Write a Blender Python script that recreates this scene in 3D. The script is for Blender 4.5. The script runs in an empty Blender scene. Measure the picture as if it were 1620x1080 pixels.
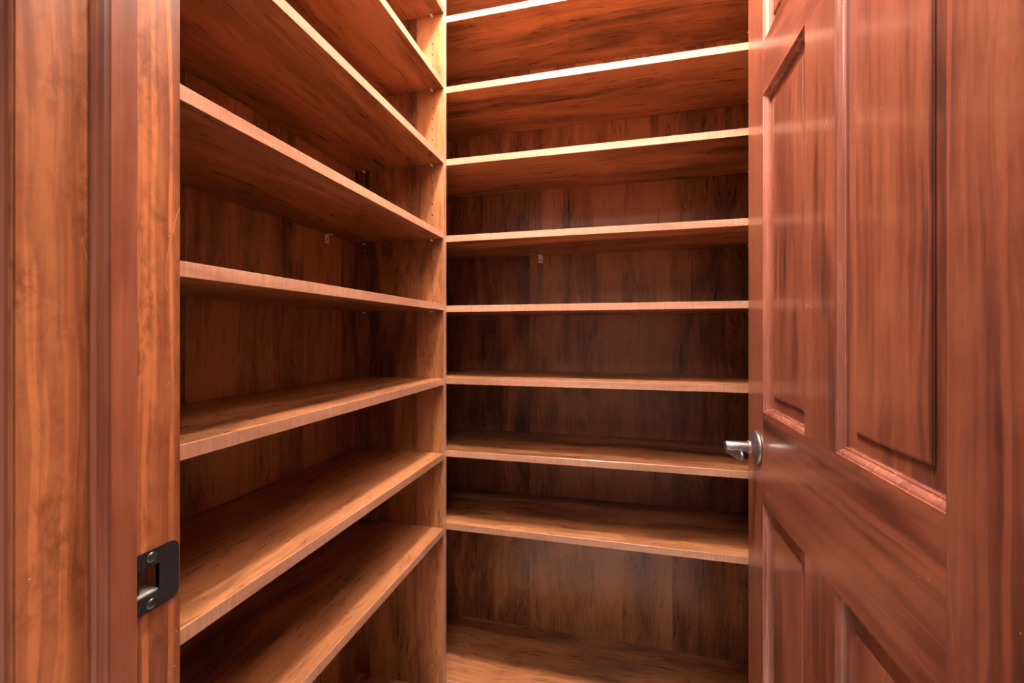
import bpy, bmesh, math, random
from mathutils import Vector, Matrix
random.seed(7)
S = bpy.context.scene
C = S.collection
PI = math.pi

# ------------------------------------------------------------------ camera
H = 1.155                                   # eye height
cam = bpy.data.cameras.new('camera')
cam.sensor_width = 36.0
cam.lens = 691.0 / 1620.0 * 36.0
cam.shift_y = -13.0 / 1620.0
cam.clip_start = 0.02
camo = bpy.data.objects.new('camera', cam)
camo.location = (0, 0, H)
camo.rotation_euler = (PI / 2, 0, math.radians(14.2))
C.objects.link(camo)
S.camera = camo

# ------------------------------------------------------------------ world, lamps, exposure
w = bpy.data.worlds.new('world'); S.world = w
w.use_nodes = True
w.node_tree.nodes['Background'].inputs[0].default_value = (1, 0.95, 0.9, 1)
w.node_tree.nodes['Background'].inputs[1].default_value = 0.0

def lamp(name, kind, loc, power, col, rot=(0, 0, 0), **kw):
    l = bpy.data.lights.new(name, kind)
    l.energy = power; l.color = col
    for k, v in kw.items(): setattr(l, k, v)
    o = bpy.data.objects.new(name, l)
    o.location = loc; o.rotation_euler = rot
    C.objects.link(o)
    return o
# the pantry's ceiling lamp (just above the frame) and an unseen hall fill light, added to lift the shelf undersides
lamp('pantry_ceiling_lamp', 'POINT', (-0.19, 0.75, 2.66), 215, (1.0, 0.93, 0.87), shadow_soft_size=0.06)
lamp('hall_fill_light', 'AREA', (0.0, -1.3, 2.70), 30, (1.0, 0.95, 0.92), shape='SQUARE', size=0.9)

S.view_settings.view_transform = 'Standard'
S.view_settings.look = 'None'
S.view_settings.gamma = 1.0
S.view_settings.use_curve_mapping = False
S.view_settings.exposure = 0.0
S.cycles.max_bounces = 10
S.cycles.diffuse_bounces = 6

# ------------------------------------------------------------------ materials
def srgb(r, g, b):
    f = lambda c: c / 12.92 if c <= 0.04045 else ((c + 0.055) / 1.055) ** 2.4
    return (f(r / 255), f(g / 255), f(b / 255), 1)

class NT:
    def __init__(s, name):
        s.m = bpy.data.materials.new(name); s.m.use_nodes = True
        s.t = s.m.node_tree; s.t.nodes.clear()
        s.out = s.t.nodes.new('ShaderNodeOutputMaterial')
        s.b = s.t.nodes.new('ShaderNodeBsdfPrincipled')
        s.t.links.new(s.b.outputs[0], s.out.inputs[0])
    def n(s, typ, **kw):
        n = s.t.nodes.new(typ)
        for k, v in kw.items(): setattr(n, k, v)
        return n
    def link(s, a, b): s.t.links.new(a, b)
    def setin(s, sock, v):
        if hasattr(v, 'is_output'): s.link(v, sock)
        else: sock.default_value = v
    def math(s, op, a, b=0.0, clamp=False):
        n = s.n('ShaderNodeMath', operation=op); n.use_clamp = clamp
        s.setin(n.inputs[0], a); s.setin(n.inputs[1], b)
        return n.outputs[0]
    def vmath(s, op, a, b):
        n = s.n('ShaderNodeVectorMath', operation=op)
        s.setin(n.inputs[0], a); s.setin(n.inputs[1], b)
        return n.outputs[0]
    def mapscale(s, v, sc):
        n = s.n('ShaderNodeMapping'); s.link(v, n.inputs[0]); n.inputs['Scale'].default_value = sc
        return n.outputs[0]
    def noise(s, v, scale=1.0, detail=4.0, rough=0.55, dist=0.0):
        n = s.n('ShaderNodeTexNoise'); s.link(v, n.inputs['Vector'])
        n.inputs['Scale'].default_value = scale; n.inputs['Detail'].default_value = detail
        n.inputs['Roughness'].default_value = rough; n.inputs['Distortion'].default_value = dist
        return n.outputs['Fac']
    def ramp(s, f, stops, interp='LINEAR'):
        n = s.n('ShaderNodeValToRGB'); s.link(f, n.inputs[0])
        cr = n.color_ramp; cr.interpolation = interp
        while len(cr.elements) < len(stops): cr.elements.new(0.5)
        for e, (p, c) in zip(cr.elements, stops):
            e.position = p; e.color = c if len(c) == 4 else (*c, 1)
        return n.outputs[0]
    def mix(s, f, a, b, mode='MIX'):
        n = s.n('ShaderNodeMix', data_type='RGBA', blend_type=mode)
        s.setin(n.inputs[0], f); s.setin(n.inputs[6], a); s.setin(n.inputs[7], b)
        return n.outputs[2]

def g(v): return (v, v, v, 1)

def wood(name, axis, dark, mid, light, rough=0.35, figure=1.0, plank=0.0, fleck=0.6, streak=0.0, sscale=46.0, blotch=0.4, fineamt=0.18, specks=0.0, mottle=0.0, coat=0.0, ticks=0.0, seed=0.0, bump=0.02):
    """Wood with the grain along one object axis ('x','y','z')."""
    m = NT(name)
    tc = m.n('ShaderNodeTexCoord').outputs['Object']
    rnd = m.n('ShaderNodeObjectInfo').outputs['Random']
    off = m.n('ShaderNodeCombineXYZ')
    for i, k in enumerate((17.3, 29.1, 41.7)):
        m.link(m.math('MULTIPLY', rnd, k), off.inputs[i])
    v = m.vmath('ADD', tc, off.outputs[0])
    v = m.vmath('ADD', v, (seed, seed * 1.7, seed * 0.6))
    ai = 'xyz'.index(axis)
    def sc(along, across):
        r = [across] * 3; r[ai] = along; return tuple(r)
    tone = None
    if plank > 0:                      # printed board-to-board change of tone
        sep = m.n('ShaderNodeSeparateXYZ'); m.link(v, sep.inputs[0])
        acc = [m.math('MULTIPLY', sep.outputs[i], f) for i, f in zip([k for k in range(3) if k != ai], (1.0, 1.0))]
        q = m.math('FLOOR', m.math('DIVIDE', m.math('ADD', acc[0], acc[1]), plank))
        wn = m.n('ShaderNodeTexWhiteNoise', noise_dimensions='1D'); m.link(q, wn.inputs['W'])
        tone = wn.outputs['Value']
        o2 = m.n('ShaderNodeCombineXYZ')
        m.link(m.math('MULTIPLY', tone, 5.0), o2.inputs[ai])
        v = m.vmath('ADD', v, o2.outputs[0])
    # slow figure, warped
    warp = m.noise(m.mapscale(v, sc(2.0, 5.0)), 1.0, 3.0, 0.5)
    wv = m.n('ShaderNodeCombineXYZ')
    for i in range(3):
        if i != ai: m.link(m.math('MULTIPLY', m.math('SUBTRACT', warp, 0.5), 0.10 * figure), wv.inputs[i])
    vw = m.vmath('ADD', v, wv.outputs[0])
    fig = m.noise(m.mapscale(vw, sc(1.3, 11.0)), 1.0, 5.0, 0.6, 0.6)
    fine = m.noise(m.mapscale(vw, sc(5.0, 130.0)), 1.0, 3.0, 0.6)
    blot = m.noise(m.mapscale(v, sc(5.0, 9.0)), 1.0, 5.0, 0.65)
    f = m.math('ADD', m.math('MULTIPLY', fig, 0.95), m.math('MULTIPLY', m.math('SUBTRACT', fine, 0.5), fineamt))
    f = m.math('ADD', f, m.math('MULTIPLY', m.math('SUBTRACT', blot, 0.4), blotch * 0.5))
    if tone is not None:
        f = m.math('ADD', f, m.math('MULTIPLY', m.math('SUBTRACT', tone, 0.5), 0.14))
    col = m.ramp(f, [(0.30, dark), (0.47, mid), (0.62, light)])
    if streak > 0:                     # pale mineral streaks along the grain
        st = m.noise(m.mapscale(vw, sc(0.7, sscale)), 1.0, 2.0, 0.5)
        stm = m.ramp(st, [(0.52, g(0)), (0.60, g(1))])
        col = m.mix(m.math('MULTIPLY', stm, streak), col, tuple(min(1, c * 1.5) for c in light[:3]) + (1,))
        st2 = m.noise(m.mapscale(vw, sc(1.1, sscale * 0.7)), 1.3, 3.0, 0.6)
        stm2 = m.ramp(st2, [(0.53, g(0)), (0.64, g(1))])
        col = m.mix(m.math('MULTIPLY', stm2, streak * 0.45), col, dark)
    if fleck > 0:                      # short dark pores
        fl = m.noise(m.mapscale(vw, sc(11.0, 75.0)), 1.0, 3.0, 0.6)
        mask = m.noise(m.mapscale(v, sc(3.0, 8.0)), 1.0, 2.0, 0.5)
        fm = m.math('MULTIPLY', m.ramp(fl, [(0.56, g(0)), (0.70, g(1))]), m.ramp(mask, [(0.42, g(0)), (0.62, g(1))]))
        col = m.mix(m.math('MULTIPLY', fm, fleck), col, tuple(c * 0.55 for c in dark[:3]) + (1,))
    if mottle > 0:                     # curly, blotchy take-up of the stain
        mo = m.noise(m.mapscale(v, sc(45.0, 85.0)), 1.0, 4.0, 0.65, 0.5)
        big = m.noise(m.mapscale(v, sc(9.0, 22.0)), 1.0, 3.0, 0.6)
        mm = m.math('MULTIPLY', m.ramp(mo, [(0.44, g(0)), (0.64, g(1))]), m.ramp(big, [(0.38, g(0.15)), (0.60, g(1))]))
        col = m.mix(m.math('MULTIPLY', mm, mottle), col, dark)
    if specks > 0:                     # tiny chips and hairline scratches in the finish
        vo = m.n('ShaderNodeTexVoronoi'); vo.inputs['Scale'].default_value = 55.0; m.link(v, vo.inputs['Vector'])
        pick = m.noise(v, 9.0, 2.0)
        sm = m.math('MULTIPLY', m.math('LESS_THAN', vo.outputs['Distance'], 0.045), m.math('GREATER_THAN', pick, 0.58))
        sr = m.noise(m.mapscale(v, sc(2.5, 9.0)), 2.2, 1.0, 0.4, 0.4)
        ln = m.math('LESS_THAN', m.math('ABSOLUTE', m.math('SUBTRACT', sr, 0.5)), 0.0016)
        gate = m.math('GREATER_THAN', m.noise(v, 4.5, 2.0), 0.60)
        sm = m.math('ADD', sm, m.math('MULTIPLY', ln, gate), clamp=True)
        col = m.mix(m.math('MULTIPLY', sm, specks), col, srgb(226, 176, 140))
    if ticks > 0:                      # saw-cut print on the edge banding, across its length
        tk = m.noise(m.mapscale(v, sc(320.0, 18.0)), 1.0, 2.0, 0.6)
        col = m.mix(m.math('MULTIPLY', m.ramp(tk, [(0.40, g(1)), (0.60, g(0))]), ticks), col, dark)
    m.link(col, m.b.inputs['Base Color'])
    rr = m.math('ADD', m.math('MULTIPLY', fine, 0.12), rough - 0.06)
    m.link(rr, m.b.inputs['Roughness'])
    m.b.inputs['Coat Weight'].default_value = coat
    m.b.inputs['Coat Roughness'].default_value = 0.16
    if bump > 0:
        bp = m.n('ShaderNodeBump'); bp.inputs['Strength'].default_value = bump; bp.inputs['Distance'].default_value = 0.002
        m.link(fine, bp.inputs['Height']); m.link(bp.outputs[0], m.b.inputs['Normal'])
    return m.m

LD, LM, LL = srgb(78, 45, 27), srgb(132, 82, 51), srgb(166, 108, 71)
M = {}
for ax in 'xyz':
    M['laminate_' + ax] = wood('cherry_laminate_grain_' + ax, ax, LD, LM, LL, rough=0.29, bump=0.0, figure=1.6, fleck=0.55, blotch=0.7, fineamt=0.34, plank=0.16 if ax == 'z' else 0.0)
    M['edge_' + ax] = wood('edge_banding_' + ax, ax, srgb(136, 92, 72), srgb(168, 118, 95), srgb(184, 136, 110), rough=0.24, fleck=0.0, ticks=0.35, bump=0.0)
    M['door_' + ax] = wood('red_stained_wood_grain_' + ax, ax, srgb(62, 31, 23), srgb(108, 55, 39), srgb(134, 75, 53), rough=0.34, figure=0.5, fleck=0.25, streak=0.30, sscale=70.0, blotch=0.85, fineamt=0.32, specks=0.6, mottle=0.22, coat=0.5, bump=0.0)
M['moulding'] = wood('red_stained_moulding_lit', 'z', srgb(96, 52, 42), srgb(134, 78, 63), srgb(150, 92, 75), rough=0.26, figure=0.3, fleck=0.0, blotch=0.3, coat=0.7, bump=0.0)  # red stain made lighter: the lamp's highlight is put into the colour
M['jamb'] = wood('stained_pine_jamb', 'z', srgb(86, 42, 23), srgb(136, 74, 44), srgb(166, 100, 62), rough=0.34, figure=0.28, fleck=0.4, streak=0.8, sscale=110.0, blotch=1.5, fineamt=0.3, mottle=0.6, specks=0.7, coat=0.35)
M['stop'] = wood('stained_pine_stop', 'z', srgb(78, 38, 28), srgb(120, 64, 44), srgb(144, 82, 58), rough=0.30, figure=0.3, fleck=0.2, streak=0.3, sscale=120.0, blotch=1.3, coat=0.5)

def plain(name, col, rough=0.6, metal=0.0, var=0.06, scale=40):
    m = NT(name)
    tc = m.n('ShaderNodeTexCoord').outputs['Object']
    n = m.noise(tc, scale, 4, 0.6)
    c = m.ramp(n, [(0.3, tuple(x * (1 - var) for x in col[:3])), (0.7, tuple(min(1, x * (1 + var)) for x in col[:3]))])
    m.link(c, m.b.inputs['Base Color'])
    m.b.inputs['Roughness'].default_value = rough
    m.b.inputs['Metallic'].default_value = metal
    return m.m
M['paint'] = plain('warm_white_paint', srgb(226, 218, 206), 0.7, scale=60, var=0.02)
M['ceiling'] = plain('white_ceiling_paint', srgb(238, 234, 228), 0.8, scale=90, var=0.02)
M['nickel'] = plain('aged_pewter_metal', srgb(160, 148, 147), 0.42, 1.0, 0.08, 200)
M['black_metal'] = plain('black_painted_steel', srgb(38, 36, 40), 0.42, 0.35, 0.15, 300)
M['screw'] = plain('steel_screw', srgb(104, 110, 120), 0.3, 1.0, 0.05, 300)
M['core'] = plain('pale_board_core', srgb(190, 140, 100), 0.8)
M['dark'] = plain('painted_recess_shade', srgb(34, 26, 22), 0.8)  # painted shade for the screw slots and the hole in the rose
M['cup'] = plain('grey_plastic_cup', srgb(190, 188, 184), 0.5)
M['pin'] = plain('pale_pin_glint', srgb(232, 214, 200), 0.2, 0.0, 0.05, 300)  # bright base colour stands in for the glint on the pins
M['clip'] = plain('clear_bracket_plastic', srgb(240, 216, 204), 0.25, 0.0, 0.06, 200)
def tile_mat():
    m = NT('beige_stone_tile')
    tc = m.n('ShaderNodeTexCoord').outputs['Object']
    n = m.noise(tc, 7, 6, 0.6)
    c = m.ramp(n, [(0.3, srgb(206, 198, 190)), (0.7, srgb(228, 222, 216))])
    m.link(c, m.b.inputs['Base Color']); m.b.inputs['Roughness'].default_value = 0.45
    return m.m
M['tile'] = tile_mat()

# ------------------------------------------------------------------ mesh helpers
def link_mesh(name, bm, mat, parent=None, loc=(0, 0, 0), smooth=False):
    bmesh.ops.recalc_face_normals(bm, faces=bm.faces)
    me = bpy.data.meshes.new(name); bm.to_mesh(me); bm.free()
    me.materials.append(mat)
    if smooth:
        for p in me.polygons: p.use_smooth = True
    o = bpy.data.objects.new(name, me); C.objects.link(o)
    o.location = loc
    if parent: o.parent = parent
    return o

def box(bm, lo, hi, bevel=0.0, segs=1):
    vs = [bm.verts.new((x, y, z)) for x in (lo[0], hi[0]) for y in (lo[1], hi[1]) for z in (lo[2], hi[2])]
    for f in ((0, 1, 3, 2), (4, 6, 7, 5), (0, 4, 5, 1), (2, 3, 7, 6), (0, 2, 6, 4), (1, 5, 7, 3)):
        bm.faces.new([vs[i] for i in f])
    bmesh.ops.recalc_face_normals(bm, faces=bm.faces)
    if bevel:
        bmesh.ops.bevel(bm, geom=list(bm.edges), offset=bevel, segments=segs, affect='EDGES', profile=0.5, clamp_overlap=True)
    return bm
def bx(lo, hi, bevel=0.0, segs=1):
    return box(bmesh.new(), lo, hi, bevel, segs)

def empty(name, loc=(0, 0, 0)):
    o = bpy.data.objects.new(name, None); C.objects.link(o); o.location = loc
    o.empty_display_size = 0.1
    return o
def tag(o, label=None, cat=None, group=None, kind=None):
    if label: o['label'] = label
    if cat: o['category'] = cat
    if group: o['group'] = group
    if kind: o['kind'] = kind
    return o
def struct(name, bm, mat):
    return tag(link_mesh(name, bm, mat), kind='structure')

def lathe(bm, prof, segs=40, axis='-x', at=(0, 0, 0)):
    """prof: (radius, height along axis)."""
    rings = []
    for r, h in prof:
        ring = []
        for k in range(segs):
            a = 2 * PI * k / segs
            c, s = math.cos(a) * r, math.sin(a) * r
            p = {'-x': (-h, c, s), 'x': (h, c, s), '-y': (c, -h, s), 'y': (c, h, s), 'z': (c, s, h)}[axis]
            ring.append(bm.verts.new(Vector(p) + Vector(at)))
        rings.append(ring)
    for a, b in zip(rings, rings[1:]):
        for k in range(segs):
            bm.faces.new((a[k], a[(k + 1) % segs], b[(k + 1) % segs], b[k]))
    bm.faces.new(rings[0]); bm.faces.new(rings[-1])
    return bm

def rect_rings(bm, P, loops, cap=True):
    """loops: rectangles (u0,u1,z0,z1,n) joined ring to ring by mitred quads; P maps (u,n,z)."""
    rings = []
    for (u0, u1, z0, z1, n) in loops:
        rings.append([bm.verts.new(P(u, n, z)) for u, z in ((u0, z0), (u1, z0), (u1, z1), (u0, z1))])
    for a, b in zip(rings, rings[1:]):
        for k in range(4):
            bm.faces.new((a[k], a[(k + 1) % 4], b[(k + 1) % 4], b[k]))
    if cap:
        bm.faces.new(rings[-1])
    return rings

def drilled_panel(P, W, Hh, T, rows, zs, r=0.0026, cell=0.0070, deep=0.009):
    """A board W x Hh x T whose front face (n = 0) has rows of round shelf-pin holes."""
    bm = bmesh.new()
    q = lambda pts: bm.faces.new([bm.verts.new(P(*p)) for p in pts])
    rows = sorted(rows); u = 0.0
    for ur in rows:
        q(((u, 0, 0), (ur - cell, 0, 0), (ur - cell, 0, Hh), (u, 0, Hh)))
        z = 0.0
        for zc in zs:
            q(((ur - cell, 0, z), (ur + cell, 0, z), (ur + cell, 0, zc - cell), (ur - cell, 0, zc - cell)))
            z = zc + cell
            sq, rd, bt = [], [], []
            for k in range(8):
                a = PI / 4 * k
                c, s = math.cos(a), math.sin(a); mm = max(abs(c), abs(s))
                sq.append(bm.verts.new(P(ur + cell * c / mm, 0, zc + cell * s / mm)))
                rd.append(bm.verts.new(P(ur + r * c, 0, zc + r * s)))
                bt.append(bm.verts.new(P(ur + r * c, deep, zc + r * s)))
            for k in range(8):
                j = (k + 1) % 8
                bm.faces.new((sq[k], sq[j], rd[j], rd[k]))
                bm.faces.new((rd[k], rd[j], bt[j], bt[k])).material_index = 1
            bm.faces.new(bt).material_index = 1
        q(((ur - cell, 0, z), (ur + cell, 0, z), (ur + cell, 0, Hh), (ur - cell, 0, Hh)))
        u = ur + cell
    q(((u, 0, 0), (W, 0, 0), (W, 0, Hh), (u, 0, Hh)))
    q(((0, T, 0), (0, T, Hh), (W, T, Hh), (W, T, 0)))
    q(((0, 0, 0), (0, T, 0), (W, T, 0), (W, 0, 0)))
    q(((0, 0, Hh), (W, 0, Hh), (W, T, Hh), (0, T, Hh)))
    q(((0, 0, 0), (0, 0, Hh), (0, T, Hh), (0, T, 0)))
    q(((W, 0, 0), (W, T, 0), (W, T, Hh), (W, 0, Hh)))
    bmesh.ops.remove_doubles(bm, verts=bm.verts, dist=1e-6)
    return bm

# ------------------------------------------------------------------ the room
XL, XR, YB, ZC = -0.850, 0.416, 1.552, 2.74      # pantry walls and ceiling
FY0, FY1 = 0.236, 0.330                          # front wall
JX = -0.4313                                     # strike-side jamb face
HX = 0.345                                       # hinge-side jamb face
HEAD = 2.055
struct('floor', bx((-2.2, -3.2, -0.05), (2.2, 1.70, 0.0)), M['tile'])
struct('ceiling', bx((-2.2, -3.2, ZC), (2.2, 1.70, ZC + 0.05)), M['ceiling'])
struct('wall_left', bx((XL - 0.1, FY1, 0), (XL, YB + 0.1, ZC)), M['paint'])
struct('wall_right', bx((XR, FY1, 0), (XR + 0.1, YB + 0.1, ZC)), M['paint'])
struct('wall_back', bx((XL, YB, 0), (XR, YB + 0.1, ZC)), M['paint'])
wf = tag(empty('wall_front'), kind='structure')
link_mesh('wall_section', bx((-2.2, FY0, 0), (JX - 0.024, FY1, ZC)), M['paint'], wf)
link_mesh('wall_section', bx((HX + 0.008, FY0, 0), (2.2, FY1, ZC)), M['paint'], wf)
link_mesh('wall_section', bx((JX - 0.024, FY0, HEAD + 0.024), (HX + 0.008, FY1, ZC)), M['paint'], wf)
struct('wall_hall_left', bx((-2.3, -3.2, 0), (-2.2, FY1, ZC)), M['paint'])
struct('wall_hall_right', bx((2.2, -3.2, 0), (2.3, FY1, ZC)), M['paint'])
struct('wall_hall_rear', bx((-2.2, -3.3, 0), (2.2, -3.2, ZC)), M['paint'])

# ------------------------------------------------------------------ door frame, strike side
trim = tag(empty('trim_1', (JX, 0.22, 0)), kind='structure')
trim['label'] = 'stained pine door frame at left with dark strike plate'
# jamb board with the strike mortise cut through its face; local: +x towards the opening, y into the pantry
J0, J1 = 0.0, 0.1247
SC = H - 0.2325                                  # strike centre height
ha, hb, za, zb = 0.0805, 0.1030, SC - 0.0130, SC + 0.0130
def jamb_board():
    bm = bmesh.new()
    us, zs = [J0, ha, hb, J1], [0.0, za, zb, HEAD]
    V = {}
    for i, u in enumerate(us):
        for j, z in enumerate(zs):
            V[i, j] = bm.verts.new((0, u, z))
    for i in range(3):
        for j in range(3):
            if (i, j) != (1, 1):
                bm.faces.new((V[i, j], V[i + 1, j], V[i + 1, j + 1], V[i, j + 1]))
    hole = [V[1, 1], V[2, 1], V[2, 2], V[1, 2]]
    deep = [bm.verts.new((-0.017, v.co.y, v.co.z)) for v in hole]
    for k in range(4):
        bm.faces.new((hole[k], hole[(k + 1) % 4], deep[(k + 1) % 4], deep[k]))
    bm.faces.new(deep)
    B = [bm.verts.new((-0.019, u, z)) for u, z in ((J0, 0), (J1, 0), (J1, HEAD), (J0, HEAD))]
    bm.faces.new(B)
    bm.faces.new((V[0, 0], V[1, 0], V[2, 0], V[3, 0], B[1], B[0]))
    bm.faces.new((V[3, 0], V[3, 1], V[3, 2], V[3, 3], B[2], B[1]))
    bm.faces.new((V[3, 3], V[2, 3], V[1, 3], V[0, 3], B[3], B[2]))
    bm.faces.new((V[0, 3], V[0, 2], V[0, 1], V[0, 0], B[0], B[3]))
    bmesh.ops.recalc_face_normals(bm, faces=bm.faces)
    ed = [e for e in bm.edges if all(abs(v.co.x) < 1e-6 for v in e.verts) and
          (all(abs(v.co.y - J0) < 1e-6 for v in e.verts) or all(abs(v.co.y - J1) < 1e-6 for v in e.verts))]
    bmesh.ops.bevel(bm, geom=ed, offset=0.0012, segments=2, affect='EDGES')
    return bm
link_mesh('jamb_board', jamb_board(), M['jamb'], trim)
def extrude_profile(prof, z0, z1, closed=True):
    bm = bmesh.new()
    a = [bm.verts.new((x, y, z0)) for x, y in prof]
    b = [bm.verts.new((x, y, z1)) for x, y in prof]
    n = len(prof)
    for k in range(n):
        bm.faces.new((a[k], a[(k + 1) % n], b[(k + 1) % n], b[k]))
    bm.faces.new(a); bm.faces.new(b)
    return bm
# door stop: cove, bead and step on the hall side, flat towards the opening
st = [(0.0003, 0.0465), (0.0022, 0.0466), (0.0030, 0.0478), (0.0040, 0.0492), (0.0044, 0.0508), (0.0062, 0.0514),
      (0.0082, 0.0522), (0.0098, 0.0536), (0.0102, 0.0552), (0.0114, 0.0556), (0.0114, 0.0755), (0.0108, 0.0763), (0.0003, 0.0764)]
link_mesh('door_stop', extrude_profile(st, 0, HEAD - 0.012), M['stop'], trim)
# casing on the hall side
cs = [(-0.0050, 0.0155), (-0.0050, 0.004), (-0.0065, -0.002), (-0.012, -0.0035), (-0.0135, 0.0), (-0.024, -0.003), (-0.060, -0.0045), (-0.067, -0.0085),
      (-0.074, -0.0085), (-0.074, 0.0155)]
link_mesh('casing', extrude_profile(cs, 0, HEAD + 0.07), M['stop'], trim)
# strike plate with lip: rounded on the pantry side
def strike_plate():
    bm = bmesh.new()
    y0, y1, z0, z1, r = 0.0795, 0.1222, SC - 0.0285, SC + 0.0285, 0.0085
    out = [(y0, z0)]
    for k in range(7):
        a = -PI / 2 + PI / 2 * k / 6
        out.append((y1 - r + r * math.cos(a), z0 + r + r * math.sin(a)))
    for k in range(7):
        a = PI / 2 * k / 6
        out.append((y1 - r + r * math.cos(a), z1 - r + r * math.sin(a)))
    out.append((y0, z1))
    inn = [(ha, za), (hb, za), (hb, zb), (ha, zb)]
    xo = lambda y: 0.0013 if y < 0.112 else 0.0013 - (y - 0.112) * 0.05
    ov = [bm.verts.new((xo(y), y, z)) for y, z in out]
    iv = [bm.verts.new((0.0013, y, z)) for y, z in inn]
    ob = [bm.verts.new((0.0002, y, z)) for y, z in out]
    ib = [bm.verts.new((-0.004, y, z)) for y, z in inn]
    n = len(out)
    # front: four fans between the outline and the opening
    bm.faces.new([ov[0]] + ov[1:5] + [iv[1], iv[0]])
    bm.faces.new(ov[4:11] + [iv[2], iv[1]])
    bm.faces.new(ov[10:15] + [ov[15], iv[3], iv[2]])
    bm.faces.new([ov[15], ov[0], iv[0], iv[3]])
    for k in range(n): bm.faces.new((ov[k], ov[(k + 1) % n], ob[(k + 1) % n], ob[k]))
    for k in range(4): bm.faces.new((iv[k], iv[(k + 1) % 4], ib[(k + 1) % 4], ib[k]))
    return bm
sp = link_mesh('strike_plate', strike_plate(), M['black_metal'], trim)
sp['label'] = 'black steel strike plate with two screws'
link_mesh('dust_cup', bx((-0.0165, ha + 0.0002, za + 0.0002), (-0.0005, hb - 0.0002, za + 0.002)), M['cup'], sp)
# bent tab closing the outer half of the opening
tab = bmesh.new()
pr = [(0.0008, ha), (-0.0010, ha + 0.0055), (-0.006, ha + 0.0095), (-0.014, ha + 0.0115), (-0.014, ha + 0.0105), (-0.007, ha + 0.0082), (-0.002, ha + 0.0045), (-0.0004, ha)]
a = [tab.verts.new((x, y, za + 0.004)) for x, y in pr]; b = [tab.verts.new((x, y, zb)) for x, y in pr]
for k in range(len(pr)): tab.faces.new((a[k], a[(k + 1) % len(pr)], b[(k + 1) % len(pr)], b[k]))
tab.faces.new(a); tab.faces.new(b)
link_mesh('bent_tab', tab, M['black_metal'], sp)
for s in (-1, 1):
    bm = lathe(bmesh.new(), [(0.0048, 0.0), (0.0048, 0.0008), (0.0040, 0.0016), (0.0020, 0.0021)], 20, 'x', (0.0010, 0.0955, SC + s * 0.0218))
    sc_ = link_mesh('screw', bm, M['screw'], sp, smooth=False)
    bm = bmesh.new()
    cz = SC + s * 0.0218
    wv, lv = 0.0006, 0.0022
    # order per arm: corner, tip, tip
    pts2 = []
    for k in range(4):
        a0 = PI / 2 * k + 0.5
        for (du, dv) in ((lv, -wv), (lv, wv), (wv, wv)):
            pts2.append((du * math.cos(a0) - dv * math.sin(a0), du * math.sin(a0) + dv * math.cos(a0)))
    fa = [bm.verts.new((0.0032, 0.0955 + p, cz + q)) for p, q in pts2]
    fb = [bm.verts.new((0.0029, 0.0955 + p, cz + q)) for p, q in pts2]
    bm.faces.new(fa); bm.faces.new(fb)
    for k in range(12): bm.faces.new((fa[k], fa[(k + 1) % 12], fb[(k + 1) % 12], fb[k]))
    link_mesh('screw_slot_shade', bm, M['dark'], sp)  # cross lies proud of the head; its dark colour paints the slot's shade

# hinge side and head of the same frame (outside the frame to the right and above)
trim2 = tag(empty('trim_2', (HX, 0.22, 0)), kind='structure')
link_mesh('jamb_board', bx((0, 0, 0), (0.006, 0.1247, HEAD), 0.0008), M['jamb'], trim2)
link_mesh('head_board', bx((JX - HX, 0, HEAD), (0.006, 0.1247, HEAD + 0.019), 0.0008), M['jamb'], trim2)

# ------------------------------------------------------------------ the open six-panel door
DX, DY, DW, DZ0, DZ1, DT = 0.293, 0.375, 0.781, 0.012, 2.037, 0.036
door = empty('door_1', (DX, DY, DZ0))
tag(door, 'open red-brown six-panel wooden door with pewter lever', 'door', kind='structure')
P = lambda u, n, z: (n, u, z - DZ0)             # door-local: x = depth from the visible face, y from hinge to latch
uh = [0.120, 0.340, 0.447, 0.669]               # panel openings along the door
zrows = [(0.240, 0.789), (0.986, 1.667), (1.779, 1.922)]
def dbox(u0, u1, z0, z1, bev=0.0005):
    return bx((0, u0, z0 - DZ0), (DT, u1, z1 - DZ0), bev)
link_mesh('stile', dbox(0.0, uh[0], DZ0, DZ1), M['door_z'], door)
link_mesh('stile', dbox(uh[3], DW, DZ0, DZ1), M['door_z'], door)
for z0, z1 in ((DZ0, 0.240), (0.789, 0.986), (1.667, 1.779), (1.922, DZ1)):
    link_mesh('rail', dbox(uh[0], uh[3], z0, z1), M['door_y'], door)
for z0, z1 in zrows:
    link_mesh('mullion', dbox(uh[1], uh[2], z0, z1), M['door_z'], door)
stick = [(0.0, 0.0), (0.0004, 0.0022), (0.0016, 0.0022), (0.0036, 0.0030), (0.0056, 0.0046), (0.0070, 0.0066), (0.0076, 0.0084),
         (0.0096, 0.0086), (0.0106, 0.0094), (0.0108, 0.0136)]
raised = [(0.0100, 0.0330), (0.0100, 0.0130), (0.0340, 0.0122), (0.0342, 0.0108), (0.0356, 0.0106), (0.0360, 0.0094), (0.0390, 0.0090)]
for z0, z1 in zrows:
    for u0, u1 in ((uh[0], uh[1]), (uh[2], uh[3])):
        bm = bmesh.new()
        rect_rings(bm, P, [(u0 + i, u1 - i, z0 + i, z1 - i, d) for i, d in stick], cap=False)
        link_mesh('panel_moulding', bm, M['moulding'], door)
        bm = bmesh.new()
        L = rect_rings(bm, P, [(u0 + i, u1 - i, z0 + i, z1 - i, d) for i, d in raised], cap=True)
        bm.faces.new(L[0])
        link_mesh('panel', bm, M['door_z'], door)
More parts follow.
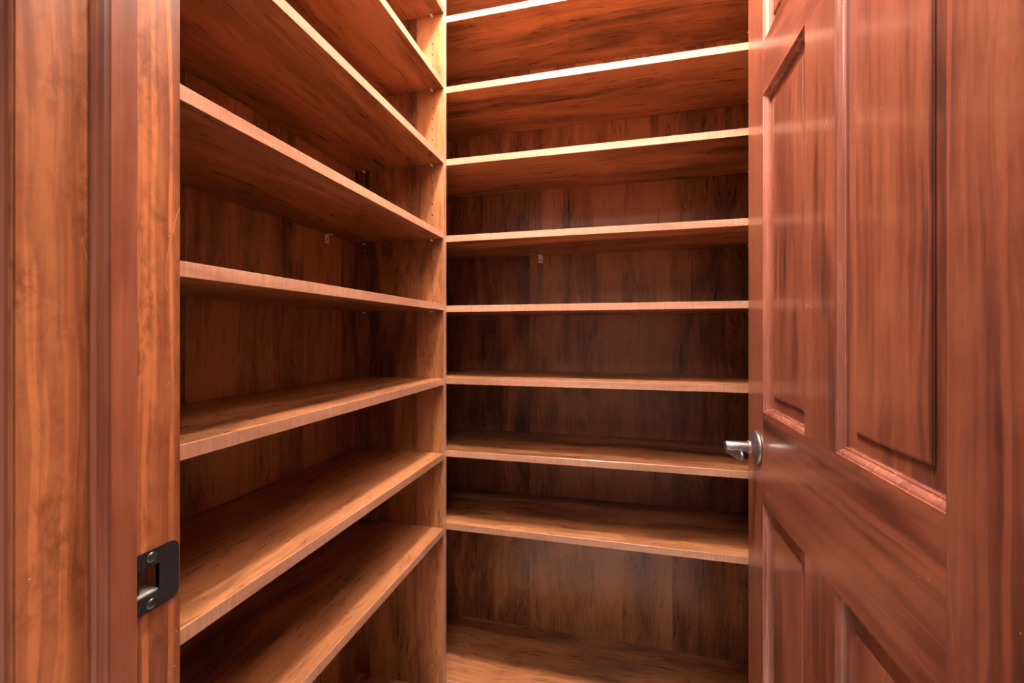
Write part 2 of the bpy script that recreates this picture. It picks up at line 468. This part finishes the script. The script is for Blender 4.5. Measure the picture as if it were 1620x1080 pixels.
# lever handle
lu, lz = 1.084 - DY, H - 0.2560 - DZ0
hs = link_mesh('lever_handle', lathe(bmesh.new(), [(0.0370, 0.0), (0.0372, 0.0025), (0.0362, 0.0048), (0.0325, 0.0078), (0.0255, 0.0108), (0.0185, 0.0128), (0.0160, 0.0150),
               (0.0145, 0.0165), (0.0140, 0.0205), (0.0118, 0.0215)], 48, '-x', (0, lu, lz)), M['nickel'], door, smooth=True)
hs['label'] = 'pewter coloured lever handle on round rose'
link_mesh('shaft', lathe(bmesh.new(), [(0.0105, 0.0200), (0.0117, 0.0225), (0.0117, 0.0640), (0.0108, 0.0660), (0.006, 0.0665)], 32, '-x', (0, lu, lz)), M['nickel'], hs, smooth=True)
bm = bmesh.new()
rings = []
for (t, zc_, hh, th, xc) in ((0.006, -0.0090, 0.0046, 0.0044, -0.0612), (-0.008, -0.0100, 0.0048, 0.0044, -0.0610), (-0.030, -0.0070, 0.0058, 0.0036, -0.0604), (-0.055, -0.0025, 0.0078, 0.0032, -0.0598),
                         (-0.078, 0.0020, 0.0100, 0.0030, -0.0592), (-0.096, 0.0050, 0.0114, 0.0030, -0.0588), (-0.106, 0.0060, 0.0108, 0.0028, -0.0586), (-0.113, 0.0062, 0.0084, 0.0026, -0.0585), (-0.117, 0.0062, 0.0046, 0.0020, -0.0585)):
    ring = []
    for k in range(16):
        a0 = 2 * PI * k / 16
        c, s = math.cos(a0), math.sin(a0)
        e = lambda q: math.copysign(abs(q) ** 0.55, q)
        ring.append(bm.verts.new((xc + th * e(c), lu + t, lz + zc_ + hh * e(s))))
    rings.append(ring)
for a0, b0 in zip(rings, rings[1:]):
    for k in range(16): bm.faces.new((a0[k], a0[(k + 1) % 16], b0[(k + 1) % 16], b0[k]))
bm.faces.new(rings[0]); bm.faces.new(rings[-1])
link_mesh('lever', bm, M['nickel'], hs, smooth=True)
link_mesh('pin_hole_shade', lathe(bmesh.new(), [(0.0022, 0.0085), (0.0022, 0.0112), (0.0010, 0.0118)], 12, '-x', (0, lu - 0.012, lz + 0.0225)), M['dark'], hs)  # raised dark stub, painted as the shaded hole in the rose

# ------------------------------------------------------------------ shelving
TH = 0.019
A = -0.5155                 # front plane of the left unit
BX = -0.8139                # its back panel face
YE = 1.2095                 # face of its far end panel
YN = 0.386                  # inner face of its near end panel
BF = 1.2290                 # front plane of the back unit
BB = 1.5270                 # back panel face of the back unit
RX = 0.3880                 # inner face of its right end panel
TOP = 2.62
left_z = [-0.579, -0.3567, -0.1346, 0.0873, 0.300, 0.5245, 0.7475, 0.970]
back_z = [-0.572, -0.3526, -0.1338, 0.0830, 0.2940, 0.5245, 0.7430, 0.9560, 1.178]

def free_zs(base, levels, top):
    z, out = H + 0.2578 - 0.032 * 60, []
    while z < top - 0.02:
        if z > base + 0.03 and all(abs(z - (H + l - TH - 0.0035)) > 0.011 for l in levels):
            out.append(z)
        z += 0.032
    return out

def pin_bm():
    """Spoon pin: stub along local -y (out of the panel), flat tab on top."""
    bm = lathe(bmesh.new(), [(0.0025, -0.006), (0.0025, 0.002), (0.0034, 0.002), (0.0034, 0.003), (0.0025, 0.003), (0.0025, 0.012), (0.0015, 0.013)], 10, '-y')
    return bm
def clip_bm():
    """L bracket: plate on the back panel (front faces -y), flange under the shelf."""
    bm = bmesh.new()
    pr = [(0.0, -0.0255), (0.0, 0.0), (-0.019, 0.0), (-0.019, -0.0016), (-0.0028, -0.0016), (-0.0016, -0.003), (-0.0016, -0.0255)]
    a = [bm.verts.new((-0.0075, y, z)) for y, z in pr]; b = [bm.verts.new((0.0075, y, z)) for y, z in pr]
    for k in range(len(pr)): bm.faces.new((a[k], a[(k + 1) % len(pr)], b[(k + 1) % len(pr)], b[k]))
    bm.faces.new(a); bm.faces.new(b)
    return bm

# ---- left unit
lu_ = tag(empty('shelving_unit', (A, YN, 0)), 'cherry brown built-in shelving unit along the left wall', 'shelving')
o0 = Vector((A, YN, 0))
W = A - BX
pl = link_mesh('side_panel', drilled_panel(lambda u, n, z: (BX + u - A, YE + n - YN, z), W - 0.0006, TOP, TH - 0.0005, (0.0335, W - 0.037), free_zs(0.12, left_z, TOP)), M['laminate_z'], lu_)
pl.data.materials.append(M['core'])
link_mesh('edge_band', bx((-0.0006, YE - YN, 0.0), (0.0006, YE - YN + TH - 0.0005, TOP), 0.0005), M['edge_z'], pl)
link_mesh('side_panel', bx((BX - A, -TH, 0), (0, 0, TOP), 0.0008), M['laminate_z'], lu_)
link_mesh('back_panel', bx((BX - A - 0.012, -TH, 0), (BX - A - 0.0003, YE - YN + TH, TOP)), M['laminate_z'], lu_)
dk = link_mesh('bottom_deck', bx((BX - A, 0.0003, 0.076), (-0.001, YE - YN - 0.0003, 0.095), 0.0006), M['laminate_y'], lu_)
link_mesh('edge_band', bx((-0.0010, 0.0003, 0.076), (0.0002, YE - YN - 0.0003, 0.095), 0.0005), M['edge_y'], dk)
link_mesh('toe_kick', bx((-0.050, 0.0003, 0.0), (-0.032, YE - YN - 0.0003, 0.0757)), M['laminate_y'], lu_)

names = ['lowest', 'second lowest', 'third lowest', 'fourth lowest', 'fourth highest', 'third highest', 'second highest', 'highest']
extra_l = ['just above the bottom deck', 'below strike plate height', 'its lit top showing, below eye level', 'thin front edge just above eye level', 'with a small clip below its back edge', 'with the broad underside in view', 'its swirly grained underside in view', 'only its underside corner showing']
def shelf_mesh(L, D, ax):
    """board with its front at +d; local origin at centre of the underside"""
    if ax == 'y':
        board = bx((-D, -L / 2, 0), (-0.0012, L / 2, TH), 0.0006)
        band = bx((-0.0012, -L / 2, 0), (0, L / 2, TH), 0.0015, 3)
    else:
        board = bx((-L / 2, 0.0012, 0), (L / 2, D, TH), 0.0006)
        band = bx((-L / 2, 0, 0), (L / 2, 0.0012, TH), 0.0015, 3)
    return board, band
L = YE - YN - 0.0012
bd, be = shelf_mesh(L, W - 0.001, 'y')
proto = link_mesh('shelf', bd, M['laminate_y']); pband = link_mesh('edge_band', be, M['edge_y'], proto)
def place(i, proto, pband, loc, label, group):
    o = proto if i == 0 else proto.copy()
    if i:
        C.objects.link(o); c = pband.copy(); c.parent = o; C.objects.link(c)
    o.location = loc
    tag(o, label, 'shelf', group)
for i, z in enumerate(left_z):
    place(i, proto, pband, (A, (YE + YN) / 2, H + z - TH), f'{names[i]} shelf of the left unit, {extra_l[i]}', 'shelves of the left unit')
pin = None
def add_pin(parent, loc, rz):
    global pin
    o = link_mesh('shelf_pin', pin_bm(), M['pin'], parent) if pin is None else pin.copy()
    if pin is not None: C.objects.link(o)
    pin = pin or o
    o.parent = parent; o.location = Vector(loc) - Vector(parent.location); o.rotation_euler = (0, 0, rz)
for z in left_z:
    zz = H + z - TH - 0.0036
    for x in (A - 0.037, BX + 0.0335):
        add_pin(lu_, (x, YE, zz), 0)
        add_pin(lu_, (x, YN, zz), PI)
cl = link_mesh('shelf_clip', clip_bm(), M['clip'], lu_)
cl.location = Vector((BX + 0.0001, 1.073, H + left_z[4] - TH - 0.0006)) - o0; cl.rotation_euler = (0, 0, PI / 2)
cs_ = link_mesh('clip_screw', lathe(bmesh.new(), [(0.003, 0.0), (0.003, 0.0008), (0.0015, 0.0018)], 12, '-y', (0, -0.0016, -0.015)), M['screw'], cl)

# ---- back unit
bo = Vector((RX, BF, 0))
bu = tag(empty('shelving_unit', bo), 'cherry brown built-in shelving unit across the back wall', 'shelving')
LX = -0.8139
D = BB - BF
pr_ = link_mesh('side_panel', drilled_panel(lambda u, n, z: (n, u, z), D, TOP, TH, (0.037, D - 0.0335), free_zs(0.12, back_z, TOP)), M['laminate_z'], bu)
pr_.data.materials.append(M['core'])
link_mesh('edge_band', bx((0.0, -0.0012, 0), (TH, 0.0, TOP), 0.0005), M['edge_z'], pr_)
link_mesh('side_panel', bx((LX - RX - TH, 0.0003, 0), (LX - RX, D, TOP), 0.0006), M['laminate_z'], bu)
link_mesh('back_panel', bx((LX - RX - TH, D + 0.0003, 0), (TH, D + 0.0120, TOP)), M['laminate_z'], bu)
dk = link_mesh('bottom_deck', bx((LX - RX + 0.0003, 0.0012, 0.089), (-0.0003, D, 0.108), 0.0006), M['laminate_x'], bu)
link_mesh('edge_band', bx((LX - RX + 0.0003, 0.0, 0.089), (-0.0003, 0.0012, 0.108), 0.0006), M['edge_x'], dk)
link_mesh('toe_kick', bx((LX - RX + 0.0003, 0.04, 0.0), (-0.0003, 0.058, 0.0887)), M['laminate_x'], bu)
names_b = ['lowest', 'second lowest', 'third lowest', 'fourth lowest', 'middle', 'fourth highest', 'third highest', 'second highest', 'highest']
extra_b = ['broad lit top, above the tall bottom bay', 'passing just below the door lever', 'thin lit lip, above the door lever', 'seen nearly edge on at eye level', 'with a small clip below its back edge', 'pale pink front edge', 'brightly lit white front edge', 'white glaring front edge near the ceiling lamp', 'only a corner of its underside showing']
Lb = RX - LX - 0.0012
bd, be = shelf_mesh(Lb, D - 0.001, 'x')
proto2 = link_mesh('shelf', bd, M['laminate_x']); pband2 = link_mesh('edge_band', be, M['edge_x'], proto2)
for i, z in enumerate(back_z):
    place(i, proto2, pband2, ((RX + LX) / 2, BF, H + z - TH), f'{names_b[i]} shelf of the back unit, {extra_b[i]}', 'shelves of the back unit')
for z in back_z:
    zz = H + z - TH - 0.0036
    for y in (BF + 0.037, BB - 0.0335):
        add_pin(bu, (RX, y, zz), -PI / 2)
        add_pin(bu, (LX, y, zz), PI / 2)
cl2 = cl.copy(); C.objects.link(cl2); cl2.parent = bu
cl2.location = Vector((-0.282, BB + 0.0001, H + back_z[4] - TH - 0.0006)) - bo; cl2.rotation_euler = (0, 0, 0)
c2 = cs_.copy(); C.objects.link(c2); c2.parent = cl2
